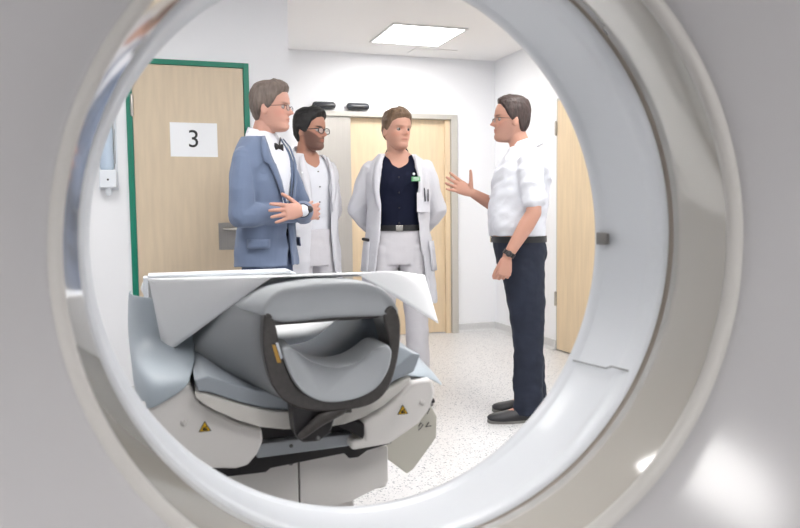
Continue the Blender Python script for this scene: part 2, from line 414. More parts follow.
# base cabinet with two doors and a lower plinth
cp('base_cabinet', MB().box(.10, .495, 1.58, 2.55, .52, .64), CABW, bevel=.012)
cp('base_body', MB().box(.12, .42, 1.60, 2.5, .0, .53), CABW, bevel=.01)
cp('cabinet_door', MB().prism([(.09, .635), (.2835, .635), (.2835, .50), (.11, .50)], 'y', 1.555, 1.578), CABW, bevel=.003)
dr = cp('cabinet_door', MB().prism([(.2865, .635), (.487, .627), (.487, .545), (.45, .53), (.40, .512), (.2865, .50)], 'y', 1.555, 1.578), CABW, bevel=.003)
cp('door_screw', MB().tube([(.267, 1.553, .617), (.267, 1.557, .617)], .006), SEAM, smooth=True)
cp('door_catch', MB().box(.277, .292, 1.545, 1.556, .618, .638), BAR, bevel=.002)
cp('black_recess', MB().box(.19, .40, 1.50, 1.9, .69, .735), BLACK)
bk = MB().prism([(.085, .668), (.20, .668), (.20, .665), (.385, .665), (.385, .672), (.475, .672), (.475, .655), (.42, .645), (.40, .633), (.38, .633), (.37, .645), (.31, .640), (.215, .632), (.205, .625), (.11, .625), (.10, .645), (.085, .65)], 'y', 1.49, 2.0)
cp('black_underframe', bk, BLACK, bevel=.003)
cp('front_crossbar', MB().prism([(.185, .69), (.385, .69), (.385, .664), (.185, .66)], 'y', 1.475, 1.56), BAR, bevel=.004)
cp('crossbar_screw', MB().tube([(.255, 1.473, .679), (.255, 1.478, .679)], .004), SEAM, smooth=True)
cl = MB().prism([(-.03, .80), (.0, .815), (.05, .83), (.062, .826), (.077, .79), (.105, .771), (.15, .744), (.192, .730), (.194, .705), (.182, .68), (.163, .660), (.14, .656), (.083, .664), (.03, .70), (-.02, .76)], 'y', 1.44, 2.3)
cll = cp('left_carriage_cover', cl, COVER, bevel=.012, seg=3)
cr = MB().prism([(.392, .725), (.43, .738), (.465, .762), (.489, .785), (.50, .80), (.552, .80), (.560, .77), (.546, .735), (.521, .706), (.49, .688), (.455, .669), (.372, .664), (.372, .686), (.398, .688), (.398, .70)], 'y', 1.44, 2.3)
crr = cp('right_carriage_cover', cr, COVER, bevel=.010, seg=3)
def triangle(x, z, parent, r=.0135):
    y = 1.439
    P = [(x + r * math.sin(2 * PI * k / 3), z + r * math.cos(2 * PI * k / 3)) for k in range(3)]
    t = cp('warning_label', MB().prism(P, 'y', y - .0016, y), INK, crr, smooth=False)
    P2 = [(x + .8 * r * math.sin(2 * PI * k / 3), z + .8 * r * math.cos(2 * PI * k / 3)) for k in range(3)]
    t.parent = parent
    u = MB().prism(P2, 'y', y - .0022, y - .0014); u.xf(Matrix.Translation((-CX, -1.5, 0)))
    obj('yellow_field', u, YEL, None).parent = parent
    s = MB().box(x - .0045, x + .0045, y - .0028, y - .002, z - .004, z - .0005).tube([(x - .003, y - .0024, z), (x + .003, y - .0024, z + .003)], .0012, n=6)
    s.xf(Matrix.Translation((-CX, -1.5, 0)))
    obj('hand_symbol', s, INK, None).parent = parent
triangle(.084, .744, cll); triangle(.4835, .738, crr)
for x, z, pr in ((.045, .757, cll), (.527, .752, crr)):
    cp('screw_cap', MB().tube([(x, 1.438, z), (x, 1.441, z)], .006, n=12), CABW, pr, smooth=True)
# curved ivory pallet and the grey pad lying in it
def crescent(y0, y1, top, bot, **k):
    return MB().loft([[(p[0], y, p[1]) for p in top + bot[::-1]] for y in (y0, y1)])
ptop = [(.066, .820), (.085, .818), (.103, .811), (.135, .797), (.168, .785), (.21, .773), (.25, .768), (.308, .765), (.36, .770), (.40, .780), (.44, .795), (.475, .812), (.490, .816)]
pbot = [(.068, .812), (.080, .800), (.100, .786), (.14, .763), (.185, .745), (.23, .736), (.27, .733), (.308, .731), (.35, .734), (.39, .744), (.43, .763), (.465, .787), (.486, .806)]
cp('pallet', crescent(1.40, 3.0, ptop, pbot), PALLET, bevel=.003)
ktop = [(.066, .845), (.09, .850), (.13, .835), (.18, .815), (.24, .803), (.308, .80), (.37, .803), (.43, .820), (.47, .845), (.495, .865), (.515, .86)]
kbot = [(.072, .822), (.088, .8195), (.105, .8125), (.14, .797), (.19, .779), (.24, .770), (.308, .767), (.365, .773), (.42, .79), (.46, .81), (.50, .825)]
cp('pallet_pad', crescent(1.41, 3.0, ktop, kbot), PAD, bevel=.004)
cp('clamp_block', MB().prism([(.235, .80), (.32, .80), (.318, .765), (.308, .735), (.285, .722), (.255, .722), (.240, .738)], 'y', 1.345, 1.40), BLACK, bevel=.006)
cp('clamp_handle', MB().tube([(.252, 1.335, .742), (.285, 1.33, .768), (.325, 1.33, .785)], [.008, .012, .012], side=(0, 1, 0), ratio=.8).box(.30, .345, 1.325, 1.35, .777, .795), FRAME, smooth=False, bevel=.002)
cp('clamp_bolt', MB().tube([(.283, 1.338, .730), (.283, 1.35, .730)], .004, n=10), SEAM, smooth=True)
cp('right_clamp_wedge', MB().prism([(.345, .722), (.372, .706), (.395, .690), (.398, .70), (.398, .722), (.36, .735)], 'y', 1.43, 1.47), BLACK, bevel=.002)

# head and arm support lying on the pallet
h = empty('head_support', (CX, 1.34, .80), 'grey padded tunnel-shaped head and arm support with a dark frame at the couch end', 'head support')
def hpt(name, mb, m, **k):
    mb.xf(Matrix.Translation((-CX, -1.34, -.80))); return obj(name, mb, m, h, **k)
def spl(P, n):
    """closed Catmull-Rom through P resampled to n points"""
    P = [Vector((p[0], 0, p[1])) for p in P]; m = len(P); out = []
    for i in range(n):
        t = i * m / n; k = int(t); u = t - k
        a, b, c_, d = P[(k - 1) % m], P[k % m], P[(k + 1) % m], P[(k + 2) % m]
        out.append(.5 * ((2 * b) + (c_ - a) * u + (2 * a - 5 * b + 4 * c_ - d) * u * u + (3 * b - a - 3 * c_ + d) * u ** 3))
    return [(q.x, q.z) for q in out]
N = 96
fo_ = spl([(.184, .970), (.183, .905), (.199, .842), (.232, .806), (.29, .791), (.372, .793), (.414, .82), (.434, .877), (.440, .945), (.427, .985), (.387, 1.0), (.310, 1.003), (.235, .997), (.200, .99)], N)
fi_ = spl([(.204, .950), (.211, .903), (.228, .855), (.262, .823), (.316, .808), (.372, .816), (.404, .85), (.420, .898), (.422, .945), (.405, .957), (.365, .954), (.310, .952), (.245, .951), (.214, .957)], N)
ro_ = spl([(.10, .945), (.066, .87), (.085, .805), (.16, .765), (.28, .757), (.40, .760), (.50, .79), (.535, .87), (.515, .945), (.45, .985), (.38, .997), (.308, 1.0), (.22, .995), (.15, .98)], N)
ri_ = spl([(.135, .935), (.105, .87), (.12, .825), (.18, .797), (.28, .79), (.39, .792), (.465, .815), (.495, .87), (.475, .935), (.43, .958), (.37, .966), (.308, .968), (.23, .965), (.17, .957)], N)
def mixr(a, b, t): return [(p[0] * (1 - t) + q[0] * t, p[1] * (1 - t) + q[1] * t) for p, q in zip(a, b)]
rings = []
for t, y in ((0, 1.352), (.12, 1.39), (.3, 1.45), (.55, 1.53), (.8, 1.64), (.95, 1.74), (1, 1.84)):
    s = t
    rings.append([(p[0], y, p[1]) for p in mixr(fo_, ro_, s)])
rin = []
for t, y in ((1, 1.84), (.8, 1.64), (.55, 1.53), (.3, 1.45), (.12, 1.39), (0, 1.352)):
    rin.append([(p[0], y, p[1]) for p in mixr(fi_, ri_, t)])
hpt('padded_shell', MB().loft(rings + rin, loop=True), PADL, smooth=True)
# rolled top pad along the front upper edge
tp = MB()
tr = [[(x, y, z) for x, z in spl(q, 40)] for y, q in (
    (1.325, [(.190, .972), (.215, 1.003), (.26, 1.010), (.31, 1.013), (.37, 1.010), (.41, .995), (.432, .965), (.40, .967), (.31, .970), (.22, .965)]),
    (1.318, [(.186, .975), (.212, 1.008), (.26, 1.016), (.31, 1.019), (.375, 1.015), (.415, .998), (.436, .962), (.40, .962), (.31, .966), (.22, .960)]),
    (1.33, [(.183, .975), (.210, 1.013), (.26, 1.022), (.31, 1.025), (.378, 1.020), (.418, .999), (.44, .958), (.40, .956), (.31, .958), (.22, .955)]),
    (1.42, [(.165, .970), (.20, 1.010), (.26, 1.022), (.31, 1.024), (.385, 1.018), (.43, .996), (.455, .955), (.40, .956), (.31, .958), (.22, .955)]),
    (1.6, [(.135, .955), (.18, .995), (.25, 1.010), (.31, 1.013), (.395, 1.007), (.45, .987), (.482, .95), (.40, .956), (.31, .958), (.22, .955)]))]
hpt('top_cushion', MB().loft(tr), PADL2, smooth=True, bevel=0)
# dark U frame: left limb broad, right limb deep
uo = spl([(.184, .965), (.182, .905), (.198, .840), (.230, .803), (.285, .786), (.372, .788), (.414, .816), (.436, .877), (.441, .945), (.425, .975), (.408, .955), (.420, .895), (.404, .850), (.372, .818), (.316, .806), (.265, .818), (.236, .845), (.214, .905), (.205, .952), (.196, .972)], 120)
hpt('support_frame', MB().prism(uo, 'y', 1.318, 1.40), FRAME, bevel=.005, seg=3)
hpt('frame_top_bar', MB().prism([(.19, .966), (.30, .968), (.42, .972), (.43, .958), (.40, .951), (.30, .950), (.205, .948)], 'y', 1.335, 1.40), FRAME, bevel=.004)
hpt('frame_sticker', MB().prism([(.1975, .917), (.2035, .916), (.213, .884), (.206, .884)], 'y', 1.3155, 1.318), ORANGE)
hpt('sticker_stripe', MB().prism([(.2035, .921), (.2085, .920), (.216, .892), (.2125, .890)], 'y', 1.3155, 1.318), DISP)
# concave chin cushion in front and long trough pad behind it
cu = spl([(.214, .905), (.219, .913), (.230, .911), (.243, .899), (.262, .886), (.290, .874), (.318, .870), (.348, .875), (.372, .886), (.392, .900), (.408, .904), (.418, .897), (.419, .882), (.410, .852), (.386, .823), (.345, .807), (.293, .806), (.254, .824), (.230, .856)], 96)
sc = lambda P, k: [(.318 + (p[0] - .318) * k, .858 + (p[1] - .858) * k) for p in P]
hpt('head_cushion', MB().loft([[(p[0], y, p[1]) for p in sc(cu, k)] for y, k in ((1.312, .86), (1.304, .94), (1.306, .985), (1.315, 1.0), (1.40, 1.0), (1.41, .97))]), PADL2, smooth=True)
tg = [(.18, .850), (.22, .838), (.27, .832), (.32, .828), (.37, .84), (.42, .875), (.45, .915), (.47, .925), (.48, .86), (.43, .82), (.32, .803), (.22, .81), (.17, .84)]
hpt('trough_pad', MB().loft([[(p[0], y, p[1]) for p in spl(tg, 60)] for y in (1.46, 1.8)]), PAD, smooth=True)

# sheets over the couch
def patch(corners, nu=14, nv=14, bulge=(0, 0, 0), wv=.0):
    A, B, D, E = [Vector(p) for p in corners]; mb = MB(); v = []
    bl = Vector(bulge)
    for i in range(nu + 1):
        for j in range(nv + 1):
            a, b = i / nu, j / nv
            p = (A * (1 - a) + B * a) * (1 - b) + (E * (1 - a) + D * a) * b
            p = p + bl * (math.sin(PI * a) * math.sin(PI * b)) + Vector((0, 0, wv * noise.noise(p * 9)))
            v.append(p)
    return mb.add(v, [(i * (nv + 1) + j, (i + 1) * (nv + 1) + j, (i + 1) * (nv + 1) + j + 1, i * (nv + 1) + j + 1) for i in range(nu) for j in range(nv)])
FL, FR = (.215, 1.42, 1.030), (.385, 1.42, 1.030)
BL_, BR_ = (-.010, 1.76, 1.006), (.655, 1.76, .992)
ps = patch((FL, FR, BR_, BL_), bulge=(0, 0, .004))
q = patch((BL_, BR_, (.64, 1.93, .990), (-.015, 1.93, .995))); ps.add(q.v, q.f)
q = patch((BL_, FL, FL, (.016, 1.70, .842)), bulge=(-.004, -.012, .0)); ps.add(q.v, q.f)
q = patch((BR_, FR, FR, (.680, 1.73, .870)), bulge=(.01, -.01, .028)); ps.add(q.v, q.f)
me = ps.mesh('sheet'); bm = bmesh.new(); bm.from_mesh(me); bmesh.ops.remove_doubles(bm, verts=bm.verts, dist=.0006); bmesh.ops.recalc_face_normals(bm, faces=bm.faces); bm.to_mesh(me); bm.free()
so = link('paper_sheet', me, SHEET); k = so.modifiers.new('s', 'SOLIDIFY'); k.thickness = .0012
tag(so, 'white paper sheet draped over the grey head support with hanging corners', 'paper sheet')
# inner layer hanging at the left, thinner
q = patch(((-.012, 1.80, 1.0), (-.012, 1.80, .845), (.09, 1.80, .83), (.05, 1.80, 1.0)), bulge=(0, -.01, 0))
so = obj('paper_underlayer', q, SHEETT, smooth=True, solid=.001); tag(so, 'thin hanging inner layer of paper under the sheet at the left edge of the couch', 'paper sheet')
# roll at the foot end
rl = empty('paper_roll', (.228, 2.7, .90), 'white paper roll with flat top at the far end of the couch', 'paper roll')
obj('roll', MB().tube([(-.235, 0, .0), (.235, 0, .0)], .036, n=28), PAPERW, rl, smooth=True)
obj('roll_cover', MB().box(-.245, .245, -.05, .06, .037, .048).box(-.245, .245, .05, .06, -.06, .038), DISP, rl, bevel=.003)
obj('roll_holder', MB().box(-.262, -.245, -.045, .05, -.09, .04).box(.245, .262, -.045, .05, -.09, .04).box(-.262, .262, -.02, .02, -.09, -.07), DISP, rl, bevel=.004)
# mattress sheet seen through the tunnel
mt = MB().loft([[(x, y, .838 + .10 * (abs(x - CX) / .2) ** 3 * .6) for x in [CX - .2 + .4 * i / 16 for i in range(17)]] for y in (1.86, 2.2, 2.62)], caps=False, closed=False)
tag(obj('mattress_cover', mt, SHEET, smooth=True, solid=.03, off=-1), 'white sheet on the couch mattress seen through the dark-framed tunnel', 'mattress sheet')
# vinyl mat hanging at both sides
vm = MB()
secs = [(-.055, .972), (-.057, .90), (-.055, .85), (-.04, .79), (-.018, .745)]
vl = MB().loft([[(-.050, 2.3, .965), (-.05, 2.3, .85), (-.04, 2.3, .80)], [(-.050, 1.78, .967), (-.055, 1.76, .86), (-.045, 1.72, .79)]], caps=False, closed=False)
def surf(rows):
    v = [p for r in rows for p in r]; n = len(rows[0]); m = len(rows)
    return MB().add(v, [(i * n + j, i * n + j + 1, (i + 1) * n + j + 1, (i + 1) * n + j) for i in range(m - 1) for j in range(n - 1)])
vl = surf([[(-.058, 2.2, .955), (-.062, 1.77, .972), (.03, 1.73, .966), (.07, 1.72, .966)],
           [(-.062, 2.2, .90), (-.065, 1.76, .905), (.03, 1.74, .905), (.085, 1.72, .90)],
           [(-.065, 2.2, .86), (-.063, 1.72, .862), (.02, 1.72, .855), (.085, 1.70, .855)],
           [(-.062, 2.2, .845), (-.055, 1.52, .852), (.01, 1.52, .853), (.075, 1.52, .852)],
           [(-.060, 2.2, .84), (-.048, 1.432, .830), (.01, 1.430, .840), (.060, 1.430, .843)],
           [(-.060, 2.2, .82), (-.045, 1.427, .778), (.0, 1.425, .796), (.056, 1.426, .828)]])
vl.xf(Matrix.Identity(4))
tag(obj('vinyl_mat', vl, VINYL, smooth=True, solid=.006, sub=2), 'pale blue-grey vinyl mat hanging over the left side of the couch', 'mat')
vr = surf([[(.425, 1.44, .850), (.45, 1.60, .862), (.46, 2.0, .865)],
           [(.462, 1.44, .815), (.492, 1.58, .868), (.505, 2.0, .87)],
           [(.515, 1.445, .803), (.545, 1.56, .850), (.56, 2.0, .855)],
           [(.557, 1.46, .795), (.583, 1.54, .812), (.60, 1.95, .82)],
           [(.585, 1.475, .775), (.606, 1.50, .764), (.635, 1.9, .77)]])
tag(obj('vinyl_mat', vr, VINYL, smooth=True, solid=.006, sub=2), 'blue-grey vinyl flap sticking out over the right side of the couch', 'mat')
# hanging beige tray
tb = empty('document_tray', (.53, 1.66, .60), 'beige angular plastic tray hanging below the right side of the couch', 'tray')
q = MB().prism([(-.115, .05), (-.07, .01), (.038, -.082), (.055, -.072), (.115, .0), (.117, .052), (.095, .092), (.0, .10), (-.08, .10)], 'y', 0, .02)
obj('tray_panel', q, TRAY, tb, bevel=.004)
mk = MB()
for (x, z) in ((.066, .078), (.085, .070), (.045, .060)):
    mk.tube([(x, -.001, z), (x + .012, -.001, z + .004)], .0012, n=6).tube([(x + .012, -.001, z + .004), (x + .006, -.001, z - .008)], .0012, n=6)
mk.tube([(.068, -.001, .034), (.074, -.001, .041), (.080, -.001, .036), (.074, -.001, .029), (.068, -.001, .024)], .0013, n=6)
mk.tube([(.094, -.001, .04), (.086, -.001, .030), (.10, -.001, .031)], .0013, n=6)
obj('handwritten_mark', mk, MARK, tb)
obj('tray_bracket', MB().box(-.06, .0, .0, .18, .10, .115), BLACK, tb, bevel=.002)

# ------------------------------------------------------------------ people
def V(*a): return Vector(a)
HZ = [-.115, -.112, -.100, -.085, -.070, -.055, -.040, -.020, .005, .025, .050, .080, .100, .113, .119, .1215]
HF = [.056, .073, .087, .0905, .0835, .087, .0855, .083, .0815, .091, .0895, .080, .063, .040, .020, .004]
HB = [.010, .000, -.025, -.045, -.060, -.070, -.080, -.090, -.096, -.099, -.099, -.092, -.080, -.058, -.036, -.016]
HW = [.014, .026, .038, .047, .054, .0605, .066, .072, .0745, .0755, .0745, .067, .056, .038, .023, .006]
def gs(x, s): return math.exp(-(x / s) ** 2)
def head_pt(th, z, extra=0):
    yf, yb, w_ = (float(np.interp(z, HZ, t)) for t in (HF, HB, HW))
    cy = max(-.012, (yf + yb) / 2 - .02) if z > -.09 else (yf + yb) / 2
    s, c_ = math.sin(th), math.cos(th)
    x = w_ * math.copysign(abs(s) ** .93, s)
    y = cy + ((yf - cy) if c_ > 0 else (cy - yb)) * math.copysign(abs(c_) ** .88, c_)
    if c_ > 0:
        nz = 0
        if -.040 < z < .016:
            t = (z + .026)
            nz =   .036 * (1 - max(0, t) / .048) if t > 0 else .036 * max(0, 1 + t / .011)
            nz = max(nz, 0)
        y += nz * gs(x, .008 + .006 * max(0, min(1, (.016 - z) / .04)))
        y -= .011 * (gs(x - .032, .015) + gs(x + .032, .015)) * gs(z - .003, .011)
        y += .003 * gs(z - .022, .008) * gs(x, .045)
        y += .0065 * gs(x, .019) * (gs(z + .0505, .005) + gs(z + .0635, .0055)) - .004 * gs(x, .022) * gs(z + .0572, .0022)
        y += .002 * (gs(x - .045, .015) + gs(x + .045, .015)) * gs(z + .022, .014)
    return Vector((x, y, z))
def head_rings(fn, nz=70, nt=72, z0=-.115, z1=.1215):
    rings = []
    for i in range(nz):
        u = i / (nz - 1); z = (z0 + z1) / 2 - (z1 - z0) / 2 * math.cos(PI * u)
        rings.append([fn(2 * PI * k / nt, z) for k in range(nt)])
    return rings
def limb(mb, pts, rads, **k): mb.tube(pts, rads, n=16, **k)

def hand(mb, W, d, n, t, curl=(.3, .35, .4, .45), spread=.08, thumb_open=.8, s=1.0, thcurl=.25):
    """W wrist; d towards fingertips; n palm faces; t towards thumb side"""
    d = Vector(d).normalized(); n = Vector(n); n = (n - d * n.dot(d)).normalized(); t = Vector(t); t = (t - d * t.dot(d) - n * t.dot(n)).normalized()
    W = Vector(W); P = .095 * s
    rings = []
    for u, wd, th in ((-.25, .024, .019), (0, .026, .019), (.3, .034, .017), (.7, .041, .0145), (1.0, .040, .012), (1.06, .032, .008)):
        cc = W + d * P * u
        rings.append([cc + t * wd * s * math.cos(a) + n * th * s * math.sin(a) for a in [2 * PI * k / 16 for k in range(16)]])
    mb.loft(rings)
    for i, (off, L, r) in enumerate(((.030, .072, .0100), (.010, .080, .0102), (-.010, .074, .0098), (-.030, .058, .0088))):
        base = W + d * P * .88 + t * off * s
        dirn = (d + t * (spread * (1.2 - i) * 1.0)).normalized()
        pts = [base]; a = 0; cu = curl[i]
        for j, seg in enumerate((.48, .30, .22)):
            a += cu * (1 if j else .8)
            v = dirn * math.cos(a) + n * math.sin(a)
            pts.append(pts[-1] + v * (L * seg + (.010 if j == 0 else 0)) * s)
        mb.tube(pts, [r * s, r * .97 * s, r * .9 * s, r * .75 * s], n=10)
    b = W + d * .018 * s + t * .020 * s + n * .004
    v1 = (d * (1 - thumb_open * .55) + t * thumb_open + n * .25).normalized()
    v2 = (v1 + d * thcurl * .6 + n * thcurl * .4).normalized(); v3 = (v2 + d * thcurl * .5).normalized()
    p1 = b + v1 * .042 * s; p2 = p1 + v2 * .034 * s; p3 = p2 + v3 * .024 * s
    mb.tube([b, p1, p2, p3], [.015 * s, .0115 * s, .0100 * s, .0080 * s], n=10)

def ering(z, rx, yf, yb, n=48, e=.86, cx=0, gap=None, th=.010, x_off=0):
    pts = []
    cy = (yf - yb) / 2; ry = (yf + yb) / 2
    if gap is None:
        for k in range(n):
            a = 2 * PI * k / n; s, c_ = math.sin(a), math.cos(a)
            pts.append((cx + rx * math.copysign(abs(s) ** e, s), cy + ry * math.copysign(abs(c_) ** e, c_), z))
        return pts
    out, inn = [], []
    for k in range(n):
        a = gap + (2 * PI - 2 * gap) * k / (n - 1); s, c_ = math.sin(a), math.cos(a)
        q = (math.copysign(abs(s) ** e, s), math.copysign(abs(c_) ** e, c_))
        out.append((cx + rx * q[0], cy + ry * q[1], z)); inn.append((cx + (rx - th) * q[0], cy + (ry - th) * q[1], z))
    return out + inn[::-1]
def vneck(ring, z, drop=.075):
    k = max(0, (z - 1.40) / .11); ym = max(q[1] for q in ring)
    return [(q[0], q[1], q[2] - drop * k * max(0, (q[1] / ym) - .1 - abs(q[0]) * 6)) if q[1] > 0 else q for q in ring]
def itab(tab, n):
    """resample a table of rows on its first column"""
    tab = sorted(tab); z = [r[0] for r in tab]; zs = np.linspace(z[0], z[-1], n)
    cols = [np.interp(zs, z, [r[i] for r in tab]) for i in range(1, len(tab[0]))]
    # light smoothing
    cols = [np.concatenate([[q[0]], (q[:-2] + 2 * q[1:-1] + q[2:]) / 4, [q[-1]]]) for q in cols]
    return [(zs[i],) + tuple(float(q[i]) for q in cols) for i in range(n)]
def wrinkle(amp, fx=7, fz=3, seed=0):
    def f(p):
        q = Vector((p.x * fx + seed, p.y * fx, p.z * fz + p.x * 3))
        a = noise.noise(q) + .5 * noise.noise(q * 2.3)
        return amp * (a - .35 * abs(noise.noise(q * 1.7 + Vector((9, 3, 1)))) * 2)
    return f
def hair_mat(name, a, b):
    m = mat(name, a, .55, var=.55, vscale=60, stretch=(1, 1, .25), bump=.5, bscale=90)
    mx = [x for x in m.node_tree.nodes if x.type == 'MIX'][0]
    return m

TOR = [(.86, .150, .10, .12), (.93, .165, .10, .13), (1.02, .150, .10, .10), (1.12, .140, .10, .09), (1.22, .150, .11, .10), (1.32, .168, .115, .115), (1.40, .172, .10, .115), (1.44, .158, .085, .105), (1.475, .130, .068, .095), (1.505, .098, .056, .085), (1.53, .070, .05, .078)]

def person(P):
    """P: dictionary of pose, sizes and colours; local frame: +Y forward, +X the person's right"""
    HC_ = Vector(P['head']); hy, hp_, hr = P.get('hturn', 0), P.get('hpitch', 0), P.get('hroll', 0)
    HM = Matrix.Translation(HC_) @ Matrix.Rotation(hy, 4, 'Z') @ Matrix.Rotation(hp_, 4, 'X') @ Matrix.Rotation(hr, 4, 'Y') @ Matrix.Diagonal((P.get('hw', 1), P.get('hd', 1), P.get('hh', 1), 1))
    body = MB()
    body.loft([[HM @ q for q in r] for r in head_rings(head_pt)])
    for sx in (-1, 1):        # ears
        e = MB(); e.ball((0, 0, 0), .0065, .018, .032, n=14)
        e.xf(HM @ Matrix.Translation((sx * .0785, -.012, -.008)) @ Matrix.Rotation(sx * .35, 4, 'Z') @ Matrix.Rotation(-.2, 4, 'X')); body.add(e.v, e.f)
    nk = HM @ Vector((0, -.025, -.055))
    body.tube([(0, P.get('neck_y', -.025), 1.43), (nk + Vector((0, P.get('neck_y', -.025), 1.47))) * .5, nk], [.066, .056, .053], n=20)
    tor = P.get('torso', TOR); k = P.get('skin_shrink', .016)
    body.loft([ering(z, rx - k, yf - k, yb - k) for z, rx, yf, yb in itab(tor, 30)])
    for a in P['arms']:
        S, E, W = (Vector(a[q]) for q in ('s', 'e', 'w'))
        m1 = S.lerp(E, .4); m2 = E.lerp(W, .3)
        limb(body, [S, m1, E], [.045, .044, .040]); limb(body, [E, m2, W], [.040, .043, .027])
        hand(body, W + (W - E).normalized() * .01, a['d'], a['n'], a['t'], **a.get('hk', {}))
    for L in P['legs']:
        Hh, Kk, Aa = (Vector(L[q]) for q in ('h', 'k', 'a'))
        limb(body, [Hh, Hh.lerp(Kk, .5), Kk], [.078, .068, .052]); limb(body, [Kk, Kk.lerp(Aa, .35), Aa], [.050, .050, .036])
        f = Vector(L.get('f', (0, 1, 0))).normalized()
        body.tube([Aa + V(0, 0, -.035) - f * .02, Aa + V(0, 0, -.05) + f * .08, Aa + V(0, 0, -.062) + f * .15], [.030, .028, .020], n=12)
    me = remesh(body, .0036, 2, .4)
    # colouring of skin: lips, brows, stubble
    n = len(me.vertices); co = np.empty(n * 3); me.vertices.foreach_get('co', co); co = co.reshape(-1, 3)
    inv = np.array(HM.inverted()); L = co @ inv[:3, :3].T + inv[:3, 3]
    base = np.array(P['skin'][:3]); col = np.tile(base, (n, 1))
    x, y, z = L.T; ax = np.abs(x); inh = (np.abs(z) < .14) & (np.abs(x) < .11) & (y > -.12) & (y < .14)
    fr_ = inh & (y > .045)
    def mixc(mask, c_, w_):
        ww = np.where(mask, w_, 0)[:, None]; return col * (1 - ww) + np.array(c_[:3]) * ww
    col = mixc(inh & (y > .03), base * np.array([1.08, .86, .84]), np.clip(np.exp(-((ax - .045) / .02) ** 2 - ((z + .022) / .02) ** 2) * .6 + np.exp(-(ax / .014) ** 2 - ((z + .024) / .014) ** 2) * .6, 0, .8))
    if P.get('beard'):
        bc, bs = P['beard']
        # jaw and upper lip, up to the sideburns
        edge = np.where(ax < .03, -.036, -.036 + (ax - .03) * .95)
        mask = np.clip((edge - z) / .008, 0, 1) * np.clip((y + .015) / .02, 0, 1)
        mask = mask * (1 - np.exp(-(ax / .018) ** 2 - ((z + .057) / .008) ** 2) * .9)
        mask = mask * np.clip((z + .135) / .02, 0, 1)
        col = mixc(inh, bc, mask * bs)
    lips = np.exp(-(ax / .021) ** 4 - ((z + .057) / .0075) ** 4)
    col = mixc(fr_, base * np.array([.85, .55, .55]), lips * .75)
    ml = np.exp(-(ax / .022) ** 4 - ((z + .0572) / .0018) ** 2); col = mixc(fr_, base * .35, ml * .7)
    brow = np.exp(-((ax - .034) / .019) ** 4 - ((z - .0215 - .1 * (ax - .034)) / .0048) ** 2)
    col = mixc(fr_, P['browc'], brow * P.get('brows', .8))
    lid = np.exp(-((ax - .032) / .016) ** 4 - ((z - .011) / .003) ** 2); col = mixc(fr_, base * .55, lid * .6)
    ca = me.color_attributes.new('tint', 'FLOAT_COLOR', 'POINT'); ca.data.foreach_set('color', np.concatenate([col, np.ones((n, 1))], 1).ravel())
    root = link('person', me, SKIN); tag(root, P['label'], 'person')
    al = math.radians(P['alpha']); yw = math.radians(18.5)
    Fh = V(math.sin(yw), math.cos(yw), 0); Rh = V(math.cos(yw), -math.sin(yw), 0)
    dd = Fh * -math.cos(al) + Rh * math.sin(al)
    root.location = P['loc']; root.rotation_euler = (0, 0, math.atan2(-dd.x, dd.y)); s = P['h'] / 1.80; root.scale = (s, s, s)
    # eyes
    for sx in (-1, 1):
        e = MB(); e.ball((0, 0, 0), .0118, n=20); e.xf(HM @ Matrix.Translation((sx * .0315, .0635, .003)))
        o = obj('eye', e, EYEM, root, smooth=True); vv = o.data.vertices; cc = o.data.color_attributes.new('tint', 'FLOAT_COLOR', 'POINT')
        ic = HM @ V(sx * .0315 + P.get('gaze', 0), .0755, .003)
        for i, q in enumerate(vv):
            r = (q.co - ic).length; cc.data[i].color = (.02, .015, .01, 1) if r < .0072 else (.36, .32, .31, 1)
    # hair
    hl = P['hair']; HT = [0, 35, 58, 74, 84, 96, 112, 135, 180]
    def hfn(th, z):
        p = head_pt(th, z); a = abs(((math.degrees(th) + 180) % 360) - 180)
        line = float(np.interp(a, HT, hl['line']))
        m_ = (z - line) / .012; m_ = max(-1, min(1, m_))
        topf = max(0, min(1, (z - .03) / .07))
        th_ = hl['side'] * (1 - topf) + hl['top'] * topf + (hl.get('front', 0) * gs(a, 45) * topf)
        cdir = (p - V(0, -.012, .012)).normalized()
        nz = noise.noise(V(p.x * 55, p.y * 30, p.z * 30 + hl.get('seed', 0))) * hl.get('rough', .003) + noise.noise(V(p.x * 160, p.y * 70, p.z * 60)) * .0018
        off = (th_ + nz) * m_ if m_ > 0 else .010 * m_
        return p + cdir * off
    hm = MB().loft([[HM @ q for q in r] for r in head_rings(hfn, 90, 120, -.095)])
    obj('hair', hm, hl['mat'], root, smooth=True)
    if P.get('glasses'):
        gm, gr, gw, gh = P['glasses']; gl = MB()
        for sx in (-1, 1):
            ring = [(sx * .034 + gw * math.copysign(abs(math.cos(a)) ** .7, math.cos(a)), .094 - abs(gw * math.cos(a)) * .0, -.001 + gh * math.copysign(abs(math.sin(a)) ** .7, math.sin(a))) for a in [2 * PI * k / 24 for k in range(24)]]
            rings = []
            for i, q in enumerate(ring):
                c0 = V(sx * .034, .094, -.001); rd = (V(*q) - c0).normalized()
                rings.append([V(*q) + rd * gr * math.cos(b) + V(0, 1, 0) * gr * math.sin(b) for b in [2 * PI * j / 6 for j in range(6)]])
            gl.loft(rings, loop=True)
            gl.tube([(sx * (.034 + gw), .093, .006), (sx * .074, .085, .007), (sx * .0795, .0, .004), (sx * .080, -.022, -.004)], gr, n=6)
        gl.tube([(-.034 + gw, .094, .003), (0, .100, .006), (.034 - gw, .094, .003)], gr, n=6)
        gl.xf(HM); g0 = obj('glasses', gl, gm, root, smooth=True)
